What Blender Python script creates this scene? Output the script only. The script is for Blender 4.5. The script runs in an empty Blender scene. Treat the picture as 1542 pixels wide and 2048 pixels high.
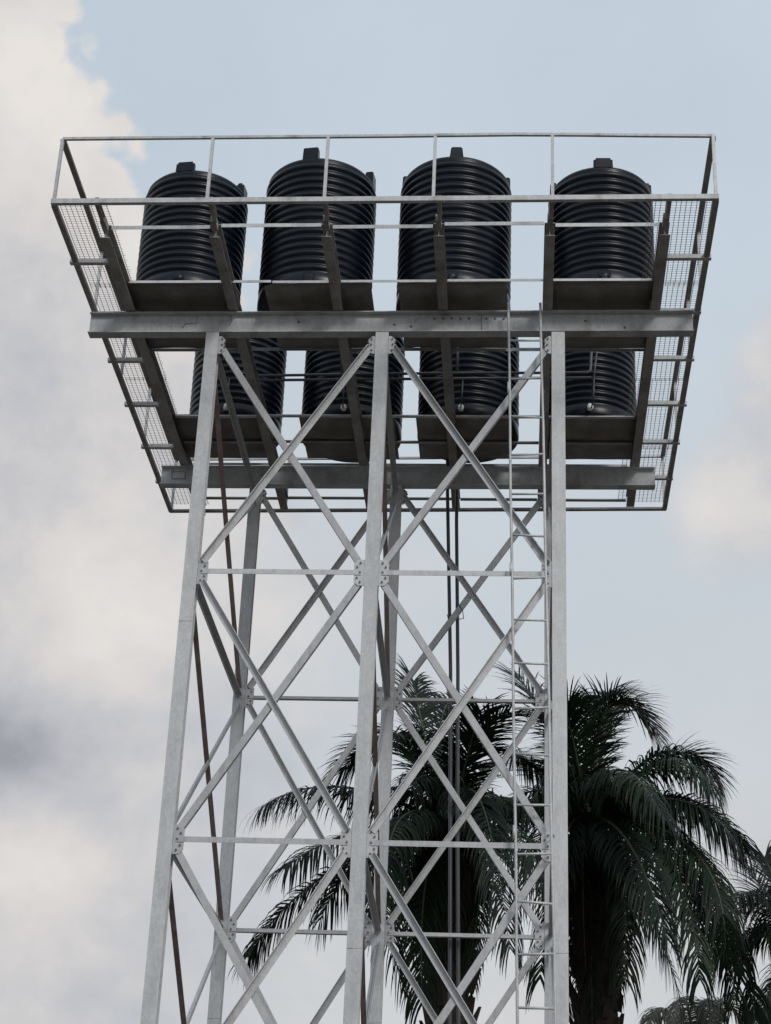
import bpy, bmesh, math, random
from mathutils import Vector, Matrix, noise
random.seed(7)
S = bpy.context.scene
C = S.collection
R = math.radians

# ------------------------------------------------------------------ camera
cd = bpy.data.cameras.new('camera'); cam = bpy.data.objects.new('camera', cd); C.objects.link(cam)
cd.sensor_fit = 'HORIZONTAL'; cd.sensor_width = 36.0; cd.lens = 3633.4 / 1542 * 36.0
cd.clip_end = 3000
m = Matrix(((0.99724729, -0.00636664, 0.07387355), (0.06349395, -0.44121179, -0.89515399), (0.0382930, 0.89738042, -0.43959302))).to_4x4()
m.translation = Vector((1.7802, -19.9491, 1.6607))
cam.matrix_world = m
S.camera = cam
S.render.resolution_x = 771; S.render.resolution_y = 1024
S.view_settings.view_transform = 'Standard'; S.view_settings.look = 'None'
S.view_settings.gamma = 1; S.view_settings.use_curve_mapping = False
S.view_settings.exposure = 0.0

# (azimuth deg, elevation deg, spread az, spread el, amount)
CL_R = [(9.5, 31.0, 3.3, 3.6, 1.35), (7.2, 25.6, 3.6, 2.6, 1.25), (-5.0, 21.5, 3.0, 2.5, 0.5), (8.0, 15.0, 5.0, 2.5, 0.6),
        (-1.0, 37.0, 12.0, 7.0, -2.2), (2.0, 22.0, 4.0, 4.0, -0.6), (-9.5, 13.0, 5.0, 4.0, 0.8), (3.0, 9.0, 14.0, 3.5, 0.5)]
CL_B = [(-18.5, 38.0, 3.5, 3.5, 0.50), (-13.5, 34.0, 2.5, 4.0, 0.34), (-19.0, 29.0, 3.2, 3.0, 0.0), (-13.0, 22.8, 4.2, 2.6, 0.42),
        (-18.0, 17.8, 5.0, 1.6, -0.60), (-9.0, 18.5, 2.0, 1.8, -0.20), (-15.5, 14.2, 2.6, 1.5, 0.26), (7.0, 26.2, 2.0, 1.5, 0.22), (8.5, 16.0, 5.0, 3.0, -0.10), (-9.5, 31.5, 2.0, 3.0, 0.25)]
# ------------------------------------------------------------------ world: Nishita sky behind broken cloud
SUN_EL, SUN_AZ = R(33), R(152)          # azimuth clockwise from +Y (the view direction)
W = bpy.data.worlds.new('World'); S.world = W; W.use_nodes = True
nt = W.node_tree; nt.nodes.clear()
def N(t, **k):
    n = nt.nodes.new(t)
    for a, b in k.items(): setattr(n, a, b)
    return n
def put(sock, v):
    if isinstance(v, bpy.types.NodeSocket): nt.links.new(v, sock)
    else: sock.default_value = v
def mth(op, a, b=0.0, c=None, clamp=False):
    n = N('ShaderNodeMath', operation=op, use_clamp=clamp); put(n.inputs[0], a); put(n.inputs[1], b)
    if c is not None: put(n.inputs[2], c)
    return n.outputs[0]
def mixc(f, a, b):
    n = N('ShaderNodeMix', data_type='RGBA'); put(n.inputs[0], f); put(n.inputs[6], a); put(n.inputs[7], b); return n.outputs[2]
def sstep(v, lo, hi):
    n = N('ShaderNodeMapRange', interpolation_type='SMOOTHSTEP'); put(n.inputs[0], v); n.inputs[1].default_value = lo; n.inputs[2].default_value = hi
    return n.outputs[0]
sky = N('ShaderNodeTexSky', sky_type='NISHITA', sun_disc=False); sky.sun_elevation = SUN_EL; sky.sun_rotation = SUN_AZ
sky.air_density = 1.0; sky.dust_density = 2.5; sky.ozone_density = 1.0
tc = N('ShaderNodeTexCoord'); D = tc.outputs['Generated']
sp = N('ShaderNodeSeparateXYZ'); nt.links.new(D, sp.inputs[0])
AZ = mth('MULTIPLY', mth('ARCTAN2', sp.outputs[0], sp.outputs[1]), 57.2958)
EL = mth('MULTIPLY', mth('ARCSINE', sp.outputs[2]), 57.2958)
def nz(scale, detail, rough, off=(0, 0, 0), dist=0.0):
    mp = N('ShaderNodeMapping'); nt.links.new(D, mp.inputs[0]); mp.inputs[1].default_value = off; mp.inputs[3].default_value = (1, 1, 1.25)
    n = N('ShaderNodeTexNoise'); nt.links.new(mp.outputs[0], n.inputs['Vector'])
    n.inputs['Scale'].default_value = scale; n.inputs['Detail'].default_value = detail; n.inputs['Roughness'].default_value = rough; n.inputs['Distortion'].default_value = dist
    return n.outputs['Fac']
def gauss(az, el, sa, se, amp):
    dx = mth('DIVIDE', mth('SUBTRACT', AZ, az), sa); dy = mth('DIVIDE', mth('SUBTRACT', EL, el), se)
    q = mth('ADD', mth('MULTIPLY', dx, dx), mth('MULTIPLY', dy, dy))
    return mth('MULTIPLY', mth('EXPONENT', mth('MULTIPLY', q, -1.0)), amp)
def total(items, base):
    t = base
    for it in items: t = mth('ADD', t, gauss(*it))
    return t
big = nz(5.0, 9, 0.55, (3.1, 1.7, 0.4), 0.3)
mid = nz(11.0, 9, 0.56, (0.3, 5.2, 2.2), 0.2)
fine = nz(30.0, 7, 0.6, (7.7, 0.2, 4.2))
puff = N('ShaderNodeTexVoronoi', feature='SMOOTH_F1'); puff.inputs['Scale'].default_value = 48; puff.inputs['Smoothness'].default_value = 0.45
nt.links.new(D, puff.inputs['Vector'])
PF = mth('SUBTRACT', 0.5, puff.outputs['Distance'])
# cumulus bank towards the left: field > 0 is cloud; azimuth edge leans with elevation
edge = mth('ADD', mth('MULTIPLY', mth('SUBTRACT', AZ, -8.1), -0.16), mth('MULTIPLY', mth('MAXIMUM', mth('SUBTRACT', EL, 31.0), 0.0), -0.148))
far_l = mth('MULTIPLY', sstep(AZ, -60, -35), 1.0)
bank = mth('ADD', edge, mth('MULTIPLY', mth('SUBTRACT', big, 0.5), 1.1))
bank = mth('ADD', bank, mth('MULTIPLY', PF, 0.6))
bank = mth('ADD', bank, mth('MULTIPLY', mth('SUBTRACT', fine, 0.5), 0.95))
low = sstep(EL, 22.0, 31.0)
hard = sstep(bank, 0.0, 0.22)
soft = sstep(bank, -1.3, 1.1)
m1 = N('ShaderNodeMix', data_type='FLOAT'); put(m1.inputs[0], low); put(m1.inputs[2], soft); put(m1.inputs[3], hard)
m1 = mth('MULTIPLY', m1.outputs[0], far_l)
# soft streaky cloud elsewhere
f2 = total(CL_R, mth('ADD', mth('MULTIPLY', mth('SUBTRACT', big, 0.5), 2.6), mth('MULTIPLY', mth('SUBTRACT', mid, 0.5), 1.2)))
m2 = mth('MULTIPLY', sstep(f2, 0.25, 1.35), 0.9)
mask = mth('MAXIMUM', m1, m2)
# brightness of the cloud, 0 grey base .. 1 cream top
br = total(CL_B, mth('ADD', 0.50, mth('MULTIPLY', mth('SUBTRACT', mid, 0.5), 0.9)))
br = mth('ADD', br, mth('MULTIPLY', mth('SUBTRACT', fine, 0.5), 0.45))
ramp = N('ShaderNodeValToRGB'); put(ramp.inputs[0], br)
K = 10.0
e = ramp.color_ramp.elements
e[0].position = 0.0; e[0].color = (0.34, 0.355, 0.39, 1)
e[1].position = 1.0; e[1].color = (0.80, 0.765, 0.735, 1)
x = e.new(0.35); x.color = (0.52, 0.53, 0.565, 1)
x = e.new(0.68); x.color = (0.69, 0.665, 0.655, 1)
sc = N('ShaderNodeVectorMath', operation='SCALE'); put(sc.inputs[0], ramp.outputs[0]); sc.inputs[3].default_value = K
# thin high veil that pales the blue
VEIL = N('ShaderNodeMix', data_type='RGBA'); put(VEIL.inputs[0], sstep(EL, 12.0, 40.0))
VEIL.inputs[6].default_value = (6.6, 6.85, 6.95, 1); VEIL.inputs[7].default_value = (6.15, 7.05, 7.85, 1)
vm = mth('ADD', 0.86, mth('MULTIPLY', mth('SUBTRACT', big, 0.5), 0.25), clamp=True)
base = mixc(vm, sky.outputs[0], VEIL.outputs[2])
col = mixc(mask, base, sc.outputs[0])
bg = N('ShaderNodeBackground'); put(bg.inputs[0], col); bg.inputs[1].default_value = 0.1
wo = N('ShaderNodeOutputWorld'); nt.links.new(bg.outputs[0], wo.inputs[0])

# ------------------------------------------------------------------ veiled sun, high behind the viewer's right shoulder
sl = bpy.data.lights.new('sun', 'SUN'); sl.energy = 1.3; sl.angle = R(14); sl.color = (1.0, 0.965, 0.91)
sun = bpy.data.objects.new('sun', sl); C.objects.link(sun)
sd = Vector((math.sin(SUN_AZ) * math.cos(SUN_EL), math.cos(SUN_AZ) * math.cos(SUN_EL), math.sin(SUN_EL)))
sun.rotation_euler = sd.to_track_quat('Z', 'Y').to_euler(); sun.location = (6, -12, 30)

# ------------------------------------------------------------------ materials
def mat(name): 
    M = bpy.data.materials.new(name); M.use_nodes = True
    return M, M.node_tree, M.node_tree.nodes['Principled BSDF']
def noise_node(t, scale, detail=5, rough=0.6, coord='Object', mscale=(1, 1, 1)):
    tc = t.nodes.new('ShaderNodeTexCoord'); mp = t.nodes.new('ShaderNodeMapping'); mp.inputs[3].default_value = mscale
    t.links.new(tc.outputs[coord], mp.inputs[0])
    n = t.nodes.new('ShaderNodeTexNoise'); n.inputs['Scale'].default_value = scale; n.inputs['Detail'].default_value = detail; n.inputs['Roughness'].default_value = rough
    t.links.new(mp.outputs[0], n.inputs['Vector']); return n
def ramp_node(t, fac, stops):
    r = t.nodes.new('ShaderNodeValToRGB'); e = r.color_ramp.elements
    e[0].position, e[0].color = stops[0][0], (*stops[0][1], 1); e[1].position, e[1].color = stops[-1][0], (*stops[-1][1], 1)
    for p, c in stops[1:-1]:
        x = e.new(p); x.color = (*c, 1)
    t.links.new(fac, r.inputs[0]); return r
def mix_node(t, fac, a, b, mode='MIX'):
    n = t.nodes.new('ShaderNodeMix'); n.data_type = 'RGBA'; n.blend_type = mode
    if isinstance(fac, float): n.inputs[0].default_value = fac
    else: t.links.new(fac, n.inputs[0])
    t.links.new(a, n.inputs[6])
    if isinstance(b, tuple): n.inputs[7].default_value = (*b, 1)
    else: t.links.new(b, n.inputs[7])
    return n
def steel(name, lo, hi, stain, metal=0.25, rough=0.55, stain_amt=(0.60, 0.78)):
    M, t, p = mat(name)
    a = noise_node(t, 2.2, 8, 0.65)                       # broad tarnish
    b = noise_node(t, 15.0, 6, 0.75)                       # zinc spangle
    v = t.nodes.new('ShaderNodeTexVoronoi'); v.inputs['Scale'].default_value = 45
    tc = t.nodes.new('ShaderNodeTexCoord'); t.links.new(tc.outputs['Object'], v.inputs['Vector'])
    mx = t.nodes.new('ShaderNodeMath'); mx.operation = 'MULTIPLY_ADD'; t.links.new(v.outputs['Color'], mx.inputs[0]); mx.inputs[1].default_value = 0.22
    t.links.new(b.outputs['Fac'], mx.inputs[2])
    r1 = ramp_node(t, mx.outputs[0], [(0.34, lo), (0.84, hi)])
    r2 = ramp_node(t, a.outputs['Fac'], [(stain_amt[0], (0, 0, 0)), (stain_amt[1], (1, 1, 1))])
    m2 = mix_node(t, r2.outputs[0], r1.outputs[0], stain)
    c = noise_node(t, 9.0, 6, 0.75, 'Object', (1, 1, 0.25))  # thin run marks
    r3 = ramp_node(t, c.outputs['Fac'], [(0.30, (0.78, 0.78, 0.79)), (0.55, (1, 1, 1))])
    m3 = mix_node(t, 1.0, m2.outputs[2], r3.outputs[0], 'MULTIPLY')
    oi = t.nodes.new('ShaderNodeObjectInfo'); vr = ramp_node(t, oi.outputs['Random'], [(0.0, (0.84, 0.84, 0.85)), (0.5, (0.97, 0.965, 0.96)), (1.0, (1.08, 1.08, 1.08))])
    m4 = mix_node(t, 1.0, m3.outputs[2], vr.outputs[0], 'MULTIPLY')
    t.links.new(m4.outputs[2], p.inputs['Base Color'])
    rr = ramp_node(t, b.outputs['Fac'], [(0.3, (rough - .12,) * 3), (0.7, (rough + .15,) * 3)])
    t.links.new(rr.outputs[0], p.inputs['Roughness']); p.inputs['Metallic'].default_value = metal
    bp = t.nodes.new('ShaderNodeBump'); bp.inputs['Strength'].default_value = 0.12; bp.inputs['Distance'].default_value = 0.004
    t.links.new(b.outputs['Fac'], bp.inputs['Height']); t.links.new(bp.outputs[0], p.inputs['Normal'])
    return M
M_LEG = steel('galvanised_leg', (0.42, 0.435, 0.455), (0.59, 0.605, 0.625), (0.40, 0.39, 0.385))
M_BRACE = steel('galvanised_brace', (0.39, 0.40, 0.42), (0.56, 0.57, 0.59), (0.36, 0.345, 0.34))
M_BEAM = steel('galvanised_beam', (0.42, 0.44, 0.465), (0.60, 0.625, 0.65), (0.31, 0.305, 0.31), metal=0.0, rough=0.75, stain_amt=(0.5, 0.72))
M_JOIST = steel('weathered_joist_shaded_bars', (0.27, 0.265, 0.262), (0.40, 0.395, 0.39), (0.19, 0.165, 0.15), metal=0.0, rough=0.75, stain_amt=(0.45, 0.7))  # joist steel; on the rear bars its dark tone stands in for platform shade
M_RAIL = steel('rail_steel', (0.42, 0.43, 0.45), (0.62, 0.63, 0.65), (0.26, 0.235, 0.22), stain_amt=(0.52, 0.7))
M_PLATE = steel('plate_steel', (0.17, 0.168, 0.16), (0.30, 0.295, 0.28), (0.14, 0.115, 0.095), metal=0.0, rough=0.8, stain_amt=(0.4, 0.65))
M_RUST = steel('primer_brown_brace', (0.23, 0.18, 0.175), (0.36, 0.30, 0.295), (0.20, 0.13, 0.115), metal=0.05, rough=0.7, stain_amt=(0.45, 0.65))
M_WIRE, t_, p_ = mat('mesh_wire'); p_.inputs['Base Color'].default_value = (0.13, 0.115, 0.105, 1); p_.inputs['Roughness'].default_value = 0.6
M_BOLT, t_, p_ = mat('bolt_steel'); p_.inputs['Base Color'].default_value = (0.13, 0.12, 0.12, 1); p_.inputs['Metallic'].default_value = 0.5; p_.inputs['Roughness'].default_value = 0.5
def tank_mat(name, c0, c1, ro):
    M, t, p = mat(name)
    a = noise_node(t, 3.0, 6, 0.6); r = ramp_node(t, a.outputs['Fac'], [(0.3, c0), (0.75, c1)])
    d = noise_node(t, 6.0, 8, 0.7, 'Object', (1, 1, 0.22)); r2 = ramp_node(t, d.outputs['Fac'], [(0.58, (0, 0, 0)), (0.82, (0.22, 0.22, 0.22))])
    m2 = mix_node(t, r2.outputs[0], r.outputs[0], (0.04, 0.043, 0.048))
    t.links.new(m2.outputs[2], p.inputs['Base Color'])
    rr = ramp_node(t, a.outputs['Fac'], [(0.3, (ro - .06,) * 3), (0.75, (ro + .12,) * 3)]); t.links.new(rr.outputs[0], p.inputs['Roughness'])
    p.inputs['Specular IOR Level'].default_value = 0.27
    return M
M_TANK = tank_mat('black_polyethylene', (0.0030, 0.0050, 0.0095), (0.0055, 0.0090, 0.0165), 0.31)
M_PVC, t_, p_ = mat('white_pvc'); p_.inputs['Base Color'].default_value = (0.75, 0.75, 0.72, 1); p_.inputs['Roughness'].default_value = 0.35
M_PIPE, t_, p_ = mat('dark_grey_pipe'); p_.inputs['Base Color'].default_value = (0.055, 0.058, 0.07, 1); p_.inputs['Roughness'].default_value = 0.4
M_STRAP, t_, p_ = mat('black_tie'); p_.inputs['Base Color'].default_value = (0.02, 0.02, 0.02, 1)
def leaf_mat(name, c0, c1, c2):
    M, t, p = mat(name)
    a = noise_node(t, 1.3, 3, 0.6); oi = t.nodes.new('ShaderNodeObjectInfo')
    ad = t.nodes.new('ShaderNodeMath'); ad.operation = 'MULTIPLY_ADD'; t.links.new(oi.outputs['Random'], ad.inputs[0]); ad.inputs[1].default_value = 0.35; t.links.new(a.outputs['Fac'], ad.inputs[2])
    r = ramp_node(t, ad.outputs[0], [(0.35, c0), (0.62, c1), (0.95, c2)])
    t.links.new(r.outputs[0], p.inputs['Base Color']); p.inputs['Roughness'].default_value = 0.45
    p.inputs['Specular IOR Level'].default_value = 0.16
    tr = t.nodes.new('ShaderNodeBsdfTranslucent'); t.links.new(r.outputs[0], tr.inputs[0])
    ms = t.nodes.new('ShaderNodeMixShader'); ms.inputs[0].default_value = 0.15
    out = t.nodes['Material Output']; t.links.new(p.outputs[0], ms.inputs[1]); t.links.new(tr.outputs[0], ms.inputs[2]); t.links.new(ms.outputs[0], out.inputs[0])
    return M
M_LEAF = leaf_mat('palm_leaflet', (0.005, 0.009, 0.007), (0.008, 0.017, 0.010), (0.018, 0.036, 0.016))
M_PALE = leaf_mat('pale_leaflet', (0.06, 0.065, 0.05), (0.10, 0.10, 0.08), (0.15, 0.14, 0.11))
M_DEAD = leaf_mat('dead_leaflet', (0.012, 0.010, 0.008), (0.022, 0.017, 0.013), (0.035, 0.026, 0.019))
M_STALK, t_, p_ = mat('frond_stalk'); p_.inputs['Base Color'].default_value = (0.05, 0.06, 0.03, 1); p_.inputs['Roughness'].default_value = 0.5
def simple(name, c0, c1, sc, rough=0.9):
    M, t, p = mat(name); a = noise_node(t, sc, 8, 0.65); r = ramp_node(t, a.outputs['Fac'], [(0.3, c0), (0.7, c1)])
    t.links.new(r.outputs[0], p.inputs['Base Color']); p.inputs['Roughness'].default_value = rough
    bp = t.nodes.new('ShaderNodeBump'); bp.inputs['Strength'].default_value = 0.4; t.links.new(a.outputs['Fac'], bp.inputs['Height']); t.links.new(bp.outputs[0], p.inputs['Normal'])
    return M
M_TRUNK = simple('palm_trunk_bark', (0.012, 0.010, 0.008), (0.035, 0.027, 0.022), 7)
M_GROUND = simple('laterite_soil_and_grass', (0.062, 0.055, 0.043), (0.12, 0.10, 0.078), 0.6)
M_CONC = simple('concrete', (0.28, 0.27, 0.25), (0.40, 0.39, 0.37), 4)

# ------------------------------------------------------------------ mesh helpers
ORI = {}
def link(o, parent=None):
    C.objects.link(o)
    if parent is not None: o.parent = parent
    return o
def finish(name, bm, material, parent=None, smooth=False, bevel=0.0):
    """bm is in world coordinates; the object gets its own origin at the centre"""
    me = bpy.data.meshes.new(name)
    lo = Vector([min(v.co[i] for v in bm.verts) for i in range(3)]); hi = Vector([max(v.co[i] for v in bm.verts) for i in range(3)])
    ctr = (lo + hi) / 2
    for v in bm.verts: v.co -= ctr
    bm.to_mesh(me); bm.free(); me.materials.append(material)
    if smooth:
        for f in me.polygons: f.use_smooth = True
    o = bpy.data.objects.new(name, me); link(o, parent)
    po = Vector((0, 0, 0)); q = parent
    while q is not None: po += q.location; q = q.parent
    o.location = ctr - po
    return o
def empty(name, loc, label, cat, group=None):
    o = bpy.data.objects.new(name, None); o.location = loc; o.empty_display_size = 0.3; C.objects.link(o)
    o['label'] = label; o['category'] = cat
    if group: o['group'] = group
    return o
def sweep(bm, prof, p0, p1, side, roll=0.0):
    """extrude a closed 2-D profile (u along side, v along the third axis) from p0 to p1"""
    p0, p1 = Vector(p0), Vector(p1); ax = (p1 - p0).normalized()
    s = Vector(side); s = (s - ax * s.dot(ax)).normalized(); v = ax.cross(s)
    a = [bm.verts.new(p0 + s * x + v * y) for x, y in prof]; b = [bm.verts.new(p1 + s * x + v * y) for x, y in prof]
    n = len(prof)
    for i in range(n): bm.faces.new((a[i], a[(i + 1) % n], b[(i + 1) % n], b[i]))
    fa = bm.faces.new(a[::-1]); fb = bm.faces.new(b)
    return bm
def rect(w, h, cx=0, cy=0): return [(cx - w / 2, cy - h / 2), (cx + w / 2, cy - h / 2), (cx + w / 2, cy + h / 2), (cx - w / 2, cy + h / 2)]
def ibeam(w, h, tf=0.012, tw=0.008):
    a, b, c = w / 2, h / 2, tw / 2
    return [(-a, -b), (a, -b), (a, -b + tf), (c, -b + tf), (c, b - tf), (a, b - tf), (a, b), (-a, b), (-a, b - tf), (-c, b - tf), (-c, -b + tf), (-a, -b + tf)]
def angle(a, b, t=0.008): return [(0, 0), (a, 0), (a, t), (t, t), (t, b), (0, b)]
def fixn(bm): bmesh.ops.recalc_face_normals(bm, faces=bm.faces[:]); return bm
def cube(bm, lo, hi):
    x0, y0, z0 = lo; x1, y1, z1 = hi
    v = [bm.verts.new(c) for c in ((x0, y0, z0), (x1, y0, z0), (x1, y1, z0), (x0, y1, z0), (x0, y0, z1), (x1, y0, z1), (x1, y1, z1), (x0, y1, z1))]
    for f in ((3, 2, 1, 0), (4, 5, 6, 7), (0, 1, 5, 4), (1, 2, 6, 5), (2, 3, 7, 6), (3, 0, 4, 7)): bm.faces.new([v[i] for i in f])
def disc(bm, c, axis, r, h, n=6):
    ax = Vector(axis).normalized(); s = ax.orthogonal().normalized(); t = ax.cross(s); c = Vector(c)
    a = [bm.verts.new(c + (s * math.cos(6.2832 * i / n) + t * math.sin(6.2832 * i / n)) * r) for i in range(n)]
    b = [bm.verts.new(v.co + ax * h) for v in a]
    for i in range(n): bm.faces.new((a[i], a[(i + 1) % n], b[(i + 1) % n], b[i]))
    bm.faces.new(a[::-1]); bm.faces.new(b)
def tube(bm, pts, r, n=10, bend=0.05):
    """round bar along a polyline with rounded corners"""
    P = [Vector(p) for p in pts]; Q = [P[0]]
    for i in range(1, len(P) - 1):
        a, b, c = P[i - 1], P[i], P[i + 1]; da = (a - b).normalized(); dc = (c - b).normalized()
        k = min(bend, (a - b).length * .4, (c - b).length * .4)
        if da.dot(dc) < -0.995: Q.append(b); continue
        for s in (0, .25, .5, .75, 1):
            p = (b + da * k) * (1 - s) ** 2 + b * 2 * s * (1 - s) + (b + dc * k) * s * s; Q.append(p)
    Q.append(P[-1])
    d = (Q[1] - Q[0]).normalized(); s = d.orthogonal().normalized(); rings = []
    for i, q in enumerate(Q):
        d = (Q[min(i + 1, len(Q) - 1)] - Q[max(i - 1, 0)]).normalized(); s = (s - d * s.dot(d)).normalized(); t = d.cross(s)
        rr = r(i / (len(Q) - 1)) if callable(r) else r
        rings.append([bm.verts.new(q + (s * math.cos(6.28318 * j / n) + t * math.sin(6.28318 * j / n)) * rr) for j in range(n)])
    for a, b in zip(rings, rings[1:]):
        for j in range(n): bm.faces.new((a[j], a[(j + 1) % n], b[(j + 1) % n], b[j]))
    bm.faces.new(rings[0][::-1]); bm.faces.new(rings[-1])
def weld(bm, pts, r): tube(bm, pts, r, 5, 0.004)

# ------------------------------------------------------------------ ground
bm = bmesh.new(); n = 48; G = []
for i in range(n + 1):
    row = []
    for j in range(n + 1):
        a = (i / n * 2 - 1); b = (j / n * 2 - 1); x = math.copysign(abs(a) ** 2.2, a) * 1500; y = math.copysign(abs(b) ** 2.2, b) * 1500
        row.append(bm.verts.new((x, y, 0.0 if math.hypot(x, y) < 12 else 0.12 * noise.noise(Vector((x, y, 0)) * 0.05))))
    G.append(row)
for i in range(n):
    for j in range(n): bm.faces.new((G[i][j], G[i + 1][j], G[i + 1][j + 1], G[i][j + 1]))
o = finish('ground', bm, M_GROUND, smooth=True); o['kind'] = 'structure'

# ------------------------------------------------------------------ steel tower
H = 14.0                                   # underside of the main beams
XF = (-2.2, 0.0, 2.25); XR = (-2.2, -0.075, 2.225); YF, YR = 0.0, 4.33
LV = (H - 3.39, H - 6.715, H - 10.05, 0.55)
T = empty('water_tower', (0.0, 2.16, 0.0), 'tall galvanised steel lattice tower with railed platform carrying the black water tanks', 'water tower')
LW, LD = 0.168, 0.152
for xs, y in ((XF, YF), (XR, YR)):
    for x in xs:
        bm = bmesh.new(); sweep(bm, ibeam(LW, LD, 0.012, 0.009), (x, y, 0.3), (x, y, H - 0.002), (1, 0, 0)); fixn(bm)
        leg = finish('leg', bm, M_LEG, T)
        for zz in ((H - 4.05,) if y == 0 and x < 0 else (H - 7.9,)):      # butt weld where two lengths meet
            bm = bmesh.new(); s = -1 if y == 0 else -1
            weld(bm, [(x - LW / 2, y - LD / 2, zz), (x + LW / 2, y - LD / 2, zz + .006)], 0.005); finish('weld_seam', bm, M_BRACE, leg, True)
        bm = bmesh.new(); cube(bm, (x - .35, y - .35, 0.0), (x + .35, y + .35, 0.3)); bmesh.ops.bevel(bm, geom=bm.edges[:], offset=.02, segments=1)
        finish('footing', bm, M_CONC, T)
def gusset(x, y, z, sides, out, hh=0.17, w=0.125):
    """bolted plates left and/or right of a leg; out = -1 faces the viewer side"""
    for s in sides:
        bm = bmesh.new(); x0, x1 = x + s * 0.0865, x + s * (0.0865 + w)
        if x0 > x1: x0, x1 = x1, x0
        a = s > 0; y0, y1 = y - 0.066, y - 0.056; c = 0.05
        pr = [(x0, z - hh), (x1 - (c if a else 0), z - hh), (x1, z - hh + c if a else z - hh), (x1, z + hh - c if a else z + hh), (x1 - (c if a else 0), z + hh), (x0, z + hh)] if a else \
             [(x1, z - hh), (x1, z + hh), (x0 + c, z + hh), (x0, z + hh - c), (x0, z - hh + c), (x0 + c, z - hh)]
        va = [bm.verts.new((px, y0, pz)) for px, pz in pr]; vb = [bm.verts.new((px, y1, pz)) for px, pz in pr]; n = len(pr)
        for i in range(n): bm.faces.new((va[i], va[(i + 1) % n], vb[(i + 1) % n], vb[i]))
        bm.faces.new(va); bm.faces.new(vb[::-1]); fixn(bm)
        g = finish('gusset_plate', bm, M_BRACE, T)
        for dz, dx in ((hh - .045, .045), (hh - .10, .085), (0, .05), (-hh + .045, .045), (-hh + .10, .085)):
            bm = bmesh.new(); disc(bm, (x + s * (0.088 + dx), y0 - 0.0085, z + dz), (0, -1, 0), 0.0125, 0.012); finish('bolt', bm, M_BOLT, g)
def lbar(name, p0, p1, side, prof, m):
    bm = bmesh.new(); sweep(bm, prof, p0, p1, side); fixn(bm); return finish(name, bm, m, T)
def diag(x0, z0, x1, z1, y, front, m, w=0.082):
    """angle brace in a face of the tower: front ones lie on the plates, back ones behind them"""
    p0 = Vector((x0, y, z0)); p1 = Vector((x1, y, z1)); ax = (p1 - p0).normalized()
    s = ax.cross(Vector((0, 1, 0)))
    if s.z < 0: s = -s
    if front:                              # flat on the plate, flange standing out along the upper edge
        q = y - 0.067; bm = bmesh.new(); t = 0.009
        n_ = Vector((0, -1, 0)); c0, c1 = p0.copy(), p1.copy(); c0.y = c1.y = q
        prof = [(-w / 2, 0), (w / 2, 0), (w / 2, w * .8), (w / 2 - t, w * .8), (w / 2 - t, t), (-w / 2, t)]
    else:
        q = y - 0.055; bm = bmesh.new(); t = 0.009; n_ = Vector((0, 1, 0)); c0, c1 = p0.copy(), p1.copy(); c0.y = c1.y = q
        prof = [(-w / 2, 0), (w / 2, 0), (w / 2, t), (-w / 2 + t, t), (-w / 2 + t, w * .8), (-w / 2, w * .8)]
    a = [bm.verts.new(c0 + s * u + n_ * v) for u, v in prof]; b = [bm.verts.new(c1 + s * u + n_ * v) for u, v in prof]; n = len(prof)
    for i in range(n): bm.faces.new((a[i], a[(i + 1) % n], b[(i + 1) % n], b[i]))
    bm.faces.new(a[::-1]); bm.faces.new(b); fixn(bm)
    return finish('diagonal_brace', bm, m, T)
TOPZ = H - 0.24
for xs, y, mm in ((XF, YF, M_BRACE), (XR, YR, M_BRACE)):
    zl = [TOPZ] + list(LV)
    for i, x in enumerate(xs):
        sd_ = [(1,), (-1, 1), (-1,)][i]
        for z in LV[:3]: gusset(x, y, z, sd_, -1)
        gusset(x, y, H - 0.19, sd_, -1, 0.13, 0.085)
    for b in (0, 1):
        xa, xb = xs[b] + 0.145, xs[b + 1] - 0.145
        for k in range(4):
            zt = zl[k] - (0.125 if k else 0.0); zb = zl[k + 1] + 0.125
            # which brace lies on the outside alternates like the erectors left it
            f = ((1, 0, 1, 0), (0, 1, 0, 1))[b][k]          # 1: the rising-to-the-right brace is outside
            diag(xa, zb, xb, zt, y, bool(f), mm); diag(xa, zt, xb, zb, y, not f, mm)
        for z in LV[:3]:
            bm = bmesh.new(); q = y - 0.075
            pr = [(q, z - .032), (q + .008, z - .032), (q + .008, z + .024), (q + .068, z + .024), (q + .068, z + .032), (q, z + .032)] if y == 0 else \
                 [(q, z - .032), (q + .068, z - .032), (q + .068, z + .032), (q + .060, z + .032), (q + .060, z - .024), (q, z - .024)]
            a = [bm.verts.new((xa - .02, py, pz)) for py, pz in pr]; c = [bm.verts.new((xb + .02, py, pz)) for py, pz in pr]; n = 6
            for i in range(n): bm.faces.new((a[i], a[(i + 1) % n], c[(i + 1) % n], c[i]))
            bm.faces.new(a[::-1]); bm.faces.new(c); fixn(bm); finish('horizontal_strut', bm, mm, T)
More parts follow.
